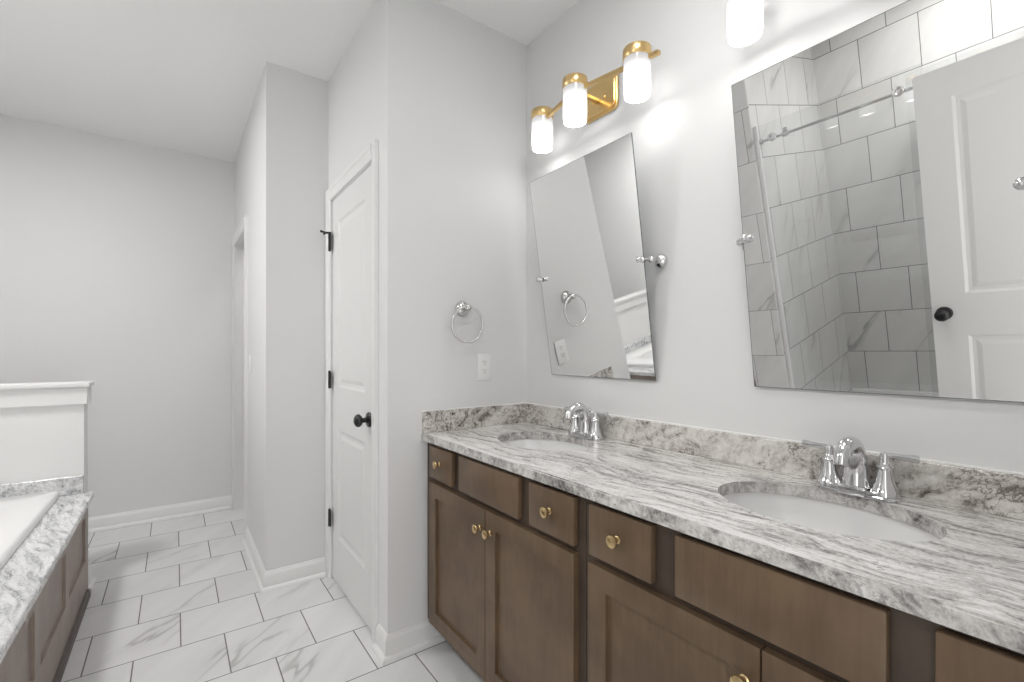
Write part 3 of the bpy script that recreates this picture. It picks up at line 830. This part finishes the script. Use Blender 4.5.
root = thing('wall_outlet', 'white duplex outlet plate on the wall below the towel ring', 'outlet', (1.152, YB, 1.166))
bm = bmesh.new(); box(bm, 1.1145, 1.1895, YB - 0.007, YB - 0.0005, 1.104, 1.228, 0.003, 2)
make('cover_plate', bm, M['plastic'], root)
for z in (1.147, 1.186):
    bm = bmesh.new()
    pr = [(1.152 + 0.0165 * math.cos(q), YB - 0.0068, z + max(-0.0135, min(0.0135, 0.0165 * math.sin(q)))) for q in [2 * math.pi * i / 28 for i in range(28)]]
    prism(bm, pr, (0, -0.002, 0))
    rc = make('receptacle', bm, M['plastic'], root, smooth=30)
    bm = bmesh.new()
    box(bm, 1.1450, 1.1472, YB - 0.0092, YB - 0.0085, z + 0.000, z + 0.0085); box(bm, 1.1567, 1.1589, YB - 0.0092, YB - 0.0085, z + 0.001, z + 0.0080)
    lathe(bm, [(0, 0), (0.0027, 0), (0.0027, 0.0007), (0, 0.0007)], (1.152, YB - 0.0085, z - 0.007), (0, -1, 0), 12)
    make('slots', bm, M['dark'], rc)

root = thing('light_switch', 'white rocker light switch on the passage wall beside the cased opening', 'light switch', (XP, 3.30, 1.155))
bm = bmesh.new(); box(bm, XP - 0.007, XP - 0.0005, 3.262, 3.337, 1.098, 1.216, 0.003, 2)
make('cover_plate', bm, M['plastic'], root)
bm = bmesh.new(); prism(bm, [(XP - 0.0065, 3.283, 1.124), (XP - 0.0065, 3.283, 1.190), (XP - 0.0115, 3.283, 1.190), (XP - 0.0075, 3.283, 1.157), (XP - 0.0070, 3.283, 1.124)], (0, 0.033, 0))
make('rocker', bm, M['plastic'], root, smooth=0)

# ------------------------------------------------------------------ tub, deck and skirt
TX0, TX1, TY0, TY1 = -1.417, -0.466, 1.644, 3.196
DK0, DK1 = 0.485, 0.515
DX = -0.338
bm = bmesh.new(); prism(bm, [(TX1 + 0.0002, SP1 + 0.002, DK0), (DX - 0.003, SP1 + 0.002, DK0), (DX, SP1 + 0.002, DK0 + 0.003), (DX, SP1 + 0.002, DK1 - 0.003), (DX - 0.003, SP1 + 0.002, DK1), (TX1 + 0.0002, SP1 + 0.002, DK1)], (0, PWY0 - SP1 - 0.004, 0))
tag(make('tub_ledge', bm, M['granite_d'], org=(-0.40, 2.42, DK0), smooth=0), 'grey veined granite ledge between the bathtub rim and its wood skirt', 'tub ledge')
def splash(b6, label):
    bm = bmesh.new(); box(bm, *b6, 0.002, 1)
    tag(make('granite_splash', bm, M['granite_d'], org=((b6[0] + b6[1]) / 2, (b6[2] + b6[3]) / 2, DK1), smooth=0), label, 'splash strip', 'granite strips around the bathtub')
splash((XL + 0.022, PWX - 0.001, PWY0 - 0.020, PWY0 - 0.0005, DK1, 0.605), 'low grey granite strip against the white half wall')
splash((XL + 0.022, PWX - 0.010, SP1 + 0.0005, SP1 + 0.020, DK1, 0.605), 'low grey granite strip against the shower partition')
splash((XL + 0.0005, XL + 0.020, SP1 + 0.0005, PWY0 - 0.0005, DK1, 0.605), 'long low grey granite strip along the wall behind the bathtub')

def loop_rect(x0, x1, y0, y1, r, z, n=8):
    p = []
    for cx, cy, a0 in ((x1 - r, y1 - r, 0), (x0 + r, y1 - r, 90), (x0 + r, y0 + r, 180), (x1 - r, y0 + r, 270)):
        for i in range(n + 1):
            a = math.radians(a0 + 90 * i / n); p.append((cx + r * math.cos(a), cy + r * math.sin(a), z))
    return p
root = thing('bathtub', 'white drop-in bathtub between the half wall and the shower partition', 'bathtub', ((TX0 + TX1) / 2, (TY0 + TY1) / 2, 0.06))
t = bmesh.new(); rings = []
zr = 0.548
spec = [(0.06, 0.10, 0.495), (0.0, 0.014, DK1 + 0.0005), (0.0, 0.014, zr - 0.012), (0.004, 0.014, zr - 0.004), (0.013, 0.012, zr), (0.185, 0.12, zr), (0.198, 0.13, zr - 0.004), (0.208, 0.14, zr - 0.016), (0.215, 0.14, 0.42), (0.230, 0.15, 0.27), (0.250, 0.16, 0.17), (0.280, 0.14, 0.122), (0.32, 0.10, 0.112)]
for ins, r, z in spec:
    rings.append([t.verts.new(p) for p in loop_rect(TX0 + ins, TX1 - ins, TY0 + ins, TY1 - ins, r, z)])
outer = [(0.29, 0.14, 0.085), (0.20, 0.16, 0.10), (0.15, 0.16, 0.17), (0.12, 0.15, 0.27), (0.09, 0.12, 0.42)]
for ins, r, z in outer:
    rings.append([t.verts.new(p) for p in loop_rect(TX0 + ins, TX1 - ins, TY0 + ins, TY1 - ins, r, z)])
n = len(rings[0])
t.faces.new(rings[len(spec) - 1]); t.faces.new(rings[len(spec)][::-1])
for k in list(range(len(spec) - 1)) + list(range(len(spec), len(rings) - 1)):
    for i in range(n): t.faces.new((rings[k][i], rings[k][(i + 1) % n], rings[k + 1][(i + 1) % n], rings[k + 1][i]))
for i in range(n): t.faces.new((rings[-1][i], rings[-1][(i + 1) % n], rings[0][(i + 1) % n], rings[0][i]))
bmesh.ops.recalc_face_normals(t, faces=t.faces)
bm = bmesh.new(); merge(bm, t)
make('tub_shell', bm, M['acrylic'], root, smooth=50)
bm = bmesh.new(); lathe(bm, [(0, 0), (0.030, 0), (0.030, 0.003), (0.024, 0.006), (0, 0.007)], (-0.94, 2.02, 0.1125), (0, 0, 1), 24)
make('drain', bm, M['chrome'], root)

SKX = -0.362
bm = bmesh.new()
panel_slab(bm, lambda u, z, q: Vector((SKX + q, u, z)), SP1 + 0.003, PWY0 - 0.003, 0.0, DK0 - 0.001, 0.019,
           [(2.690, 3.125, 0.190, 0.412), (2.172, 2.612, 0.190, 0.412), (1.690, 2.092, 0.190, 0.412)], [(0.0015, -0.009), (0.005, -0.0105)])
root = tag(make('tub_skirt', bm, M['wood_tub'], org=(SKX, 2.42, 0), smooth=0), 'taupe wood skirt, paled by painted haze, with three recessed panels along the bathtub front', 'tub skirt')
bm = bmesh.new()
prism(bm, [(SKX, SP1 + 0.003, 0), (SKX + 0.016, SP1 + 0.003, 0), (SKX + 0.015, SP1 + 0.003, 0.020), (SKX + 0.010, SP1 + 0.003, 0.030), (SKX, SP1 + 0.003, 0.034)], (0, 3.165 - SP1, 0))
make('shoe_strip', bm, M['wood_shoe'], root, smooth=0, label='darker wood strip at the floor')

# ------------------------------------------------------------------ shower
root = thing('shower_pan', 'white shower pan with a low front curb', 'shower pan', (-0.9, 0.66, 0))
SY0, SY1 = YN + 0.013, 1.407
bm = bmesh.new(); box(bm, -1.424, -0.47, SY0, SY1, 0.001, 0.035)
make('pan_floor', bm, M['acrylic'], root)
bm = bmesh.new()
box(bm, -0.47, -0.372, SY0, SY1, 0.001, 0.10, 0.010, 3)
make('curb', bm, M['acrylic'], root, smooth=40)
bm = bmesh.new(); box(bm, -1.424, -1.394, SY0, SY1, 0.035, 0.075, 0.008, 2)
make('back_ledge', bm, M['acrylic'], root, smooth=40)

root = thing('shower_door', 'clear glass sliding shower door on a chrome rail', 'shower door', (-0.42, 0.66, 0.10))
GX = -0.405
bm = bmesh.new(); box(bm, GX - 0.004, GX + 0.004, 0.628, 1.384, 0.108, 2.096, 0.001, 1)
make('sliding_panel', bm, M['glass'], root, smooth=0)
bm = bmesh.new(); box(bm, GX - 0.034, GX - 0.026, SY0 + 0.002, 0.700, 0.101, 2.075, 0.001, 1)
make('fixed_panel', bm, M['glass'], root, smooth=0)
bm = bmesh.new(); box(bm, GX - 0.010, GX + 0.012, 1.386, 1.4065, 0.101, 2.100, 0.002, 1)
make('edge_seal', bm, M['seal'], root, smooth=0)
bm = bmesh.new(); tube(bm, [(GX - 0.016, SY0 + 0.001, 2.005), (GX - 0.016, SY1 - 0.001, 2.005)], 0.0080, 18)
rail = make('rail', bm, M['chrome'], root)
for y in (SY1 - 0.012, SY0 + 0.012):
    bm = bmesh.new(); s = 1 if y < 0.5 else -1
    lathe(bm, [(0, -0.012), (0.019, -0.012), (0.019, 0.004), (0.016, 0.020), (0, 0.020)], (GX - 0.016, y, 2.005), (0, s, 0), 20)
    make('wall_bracket', bm, M['chrome'], rail)
bm = bmesh.new(); lathe(bm, [(0.0081, -0.014), (0.017, -0.014), (0.017, 0.014), (0.0081, 0.014)], (GX - 0.016, 1.245, 2.005), (0, 1, 0), 20); box(bm, GX - 0.022, GX - 0.010, 1.233, 1.257, 2.020, 2.040, 0.003, 1)
make('stop', bm, M['chrome'], rail)
for y in (0.722, 1.310):
    bm = bmesh.new()
    lathe(bm, [(0, 0.0), (0.006, 0.0), (0.006, -0.012), (0, -0.012)], (GX + 0.005, y, 2.010), (1, 0, 0), 18)
    lathe(bm, [(0.009, 0.0), (0.009, 0.008), (0.0105, 0.009), (0.0225, 0.009), (0.024, 0.0075), (0.024, 0.0)], (GX + 0.0045, y, 2.010), (1, 0, 0), 28)
    lathe(bm, [(0, 0), (0.0085, 0.0), (0.0085, 0.004), (0, 0.004)], (GX + 0.0045, y, 2.010), (1, 0, 0), 20)
    make('roller', bm, M['chrome'], root, smooth=40)

root = thing('shower_fitting', 'chrome shower head above the open door in the right-hand mirror', 'shower head', (-1.42, 0.78, 2.11))
bm = bmesh.new()
lathe(bm, [(0, 0), (0.032, 0), (0.030, 0.006), (0.018, 0.011), (0, 0.011)], (-1.4245, 0.765, 2.115), (1, 0, 0), 28)
tube(bm, bez((-1.42, 0.765, 2.115), (-1.36, 0.765, 2.14), (-1.31, 0.765, 2.14), (-1.265, 0.765, 2.10), 10), 0.0095, 12)
make('arm', bm, M['chrome'], root, smooth=50)
bm = bmesh.new()
lathe(bm, [(0, -0.022), (0.012, -0.020), (0.016, -0.008), (0.030, 0.004), (0.062, 0.016), (0.066, 0.022), (0.066, 0.028), (0.060, 0.030), (0, 0.030)], (-1.258, 0.765, 2.092), (0.62, 0, -0.78), 36)
make('head', bm, M['chrome'], root, smooth=40)
bm = bmesh.new(); lathe(bm, [(0, 0.0302), (0.050, 0.0302), (0.050, 0.0315), (0, 0.0315)], (-1.258, 0.765, 2.092), (0.62, 0, -0.78), 32)
make('spray_face', bm, M['dark'], root)

# ------------------------------------------------------------------ ceiling lamps (outside the picture; all but the tub's are added fill)
def unseen_ceiling_light(x, y, power, label):
    root = thing('unseen_ceiling_light', label, 'ceiling light', (x, y, H - 0.03), 'round flush ceiling lights')
    bm = bmesh.new(); lathe(bm, [(0.150, 0), (0.172, 0), (0.176, 0.008), (0.170, 0.0295), (0.150, 0.0295)], (x, y, H - 0.03), (0, 0, 1), 48, closed=True)
    make('rim', bm, M['trim'], root)
    bm = bmesh.new(); lathe(bm, [(0, 0.004), (0.1495, 0.004), (0.1495, 0.028), (0, 0.028)], (x, y, H - 0.03), (0, 0, 1), 48)
    make('diffuser', bm, emit_mat('unseen_lamp_disc', (1.0, 0.985, 0.965), power), root)
unseen_ceiling_light(-0.90, 0.55, FILL_SHOWER, 'unseen fill light added on the ceiling inside the shower')  # added lamp, brightens the shower tiles
unseen_ceiling_light(-0.85, 2.62, CEIL_TUB, 'round flush ceiling light above the bathtub')
unseen_ceiling_light(0.95, 3.50, FILL_CLOSET, 'unseen fill light added in the small room behind the cased opening')  # added lamp, keeps the cased opening from going dark
unseen_ceiling_light(0.78, 0.62, FILL_VANITY, 'unseen fill light added over the near end of the vanity')  # added lamp, lifts the vanity and towel-ring walls
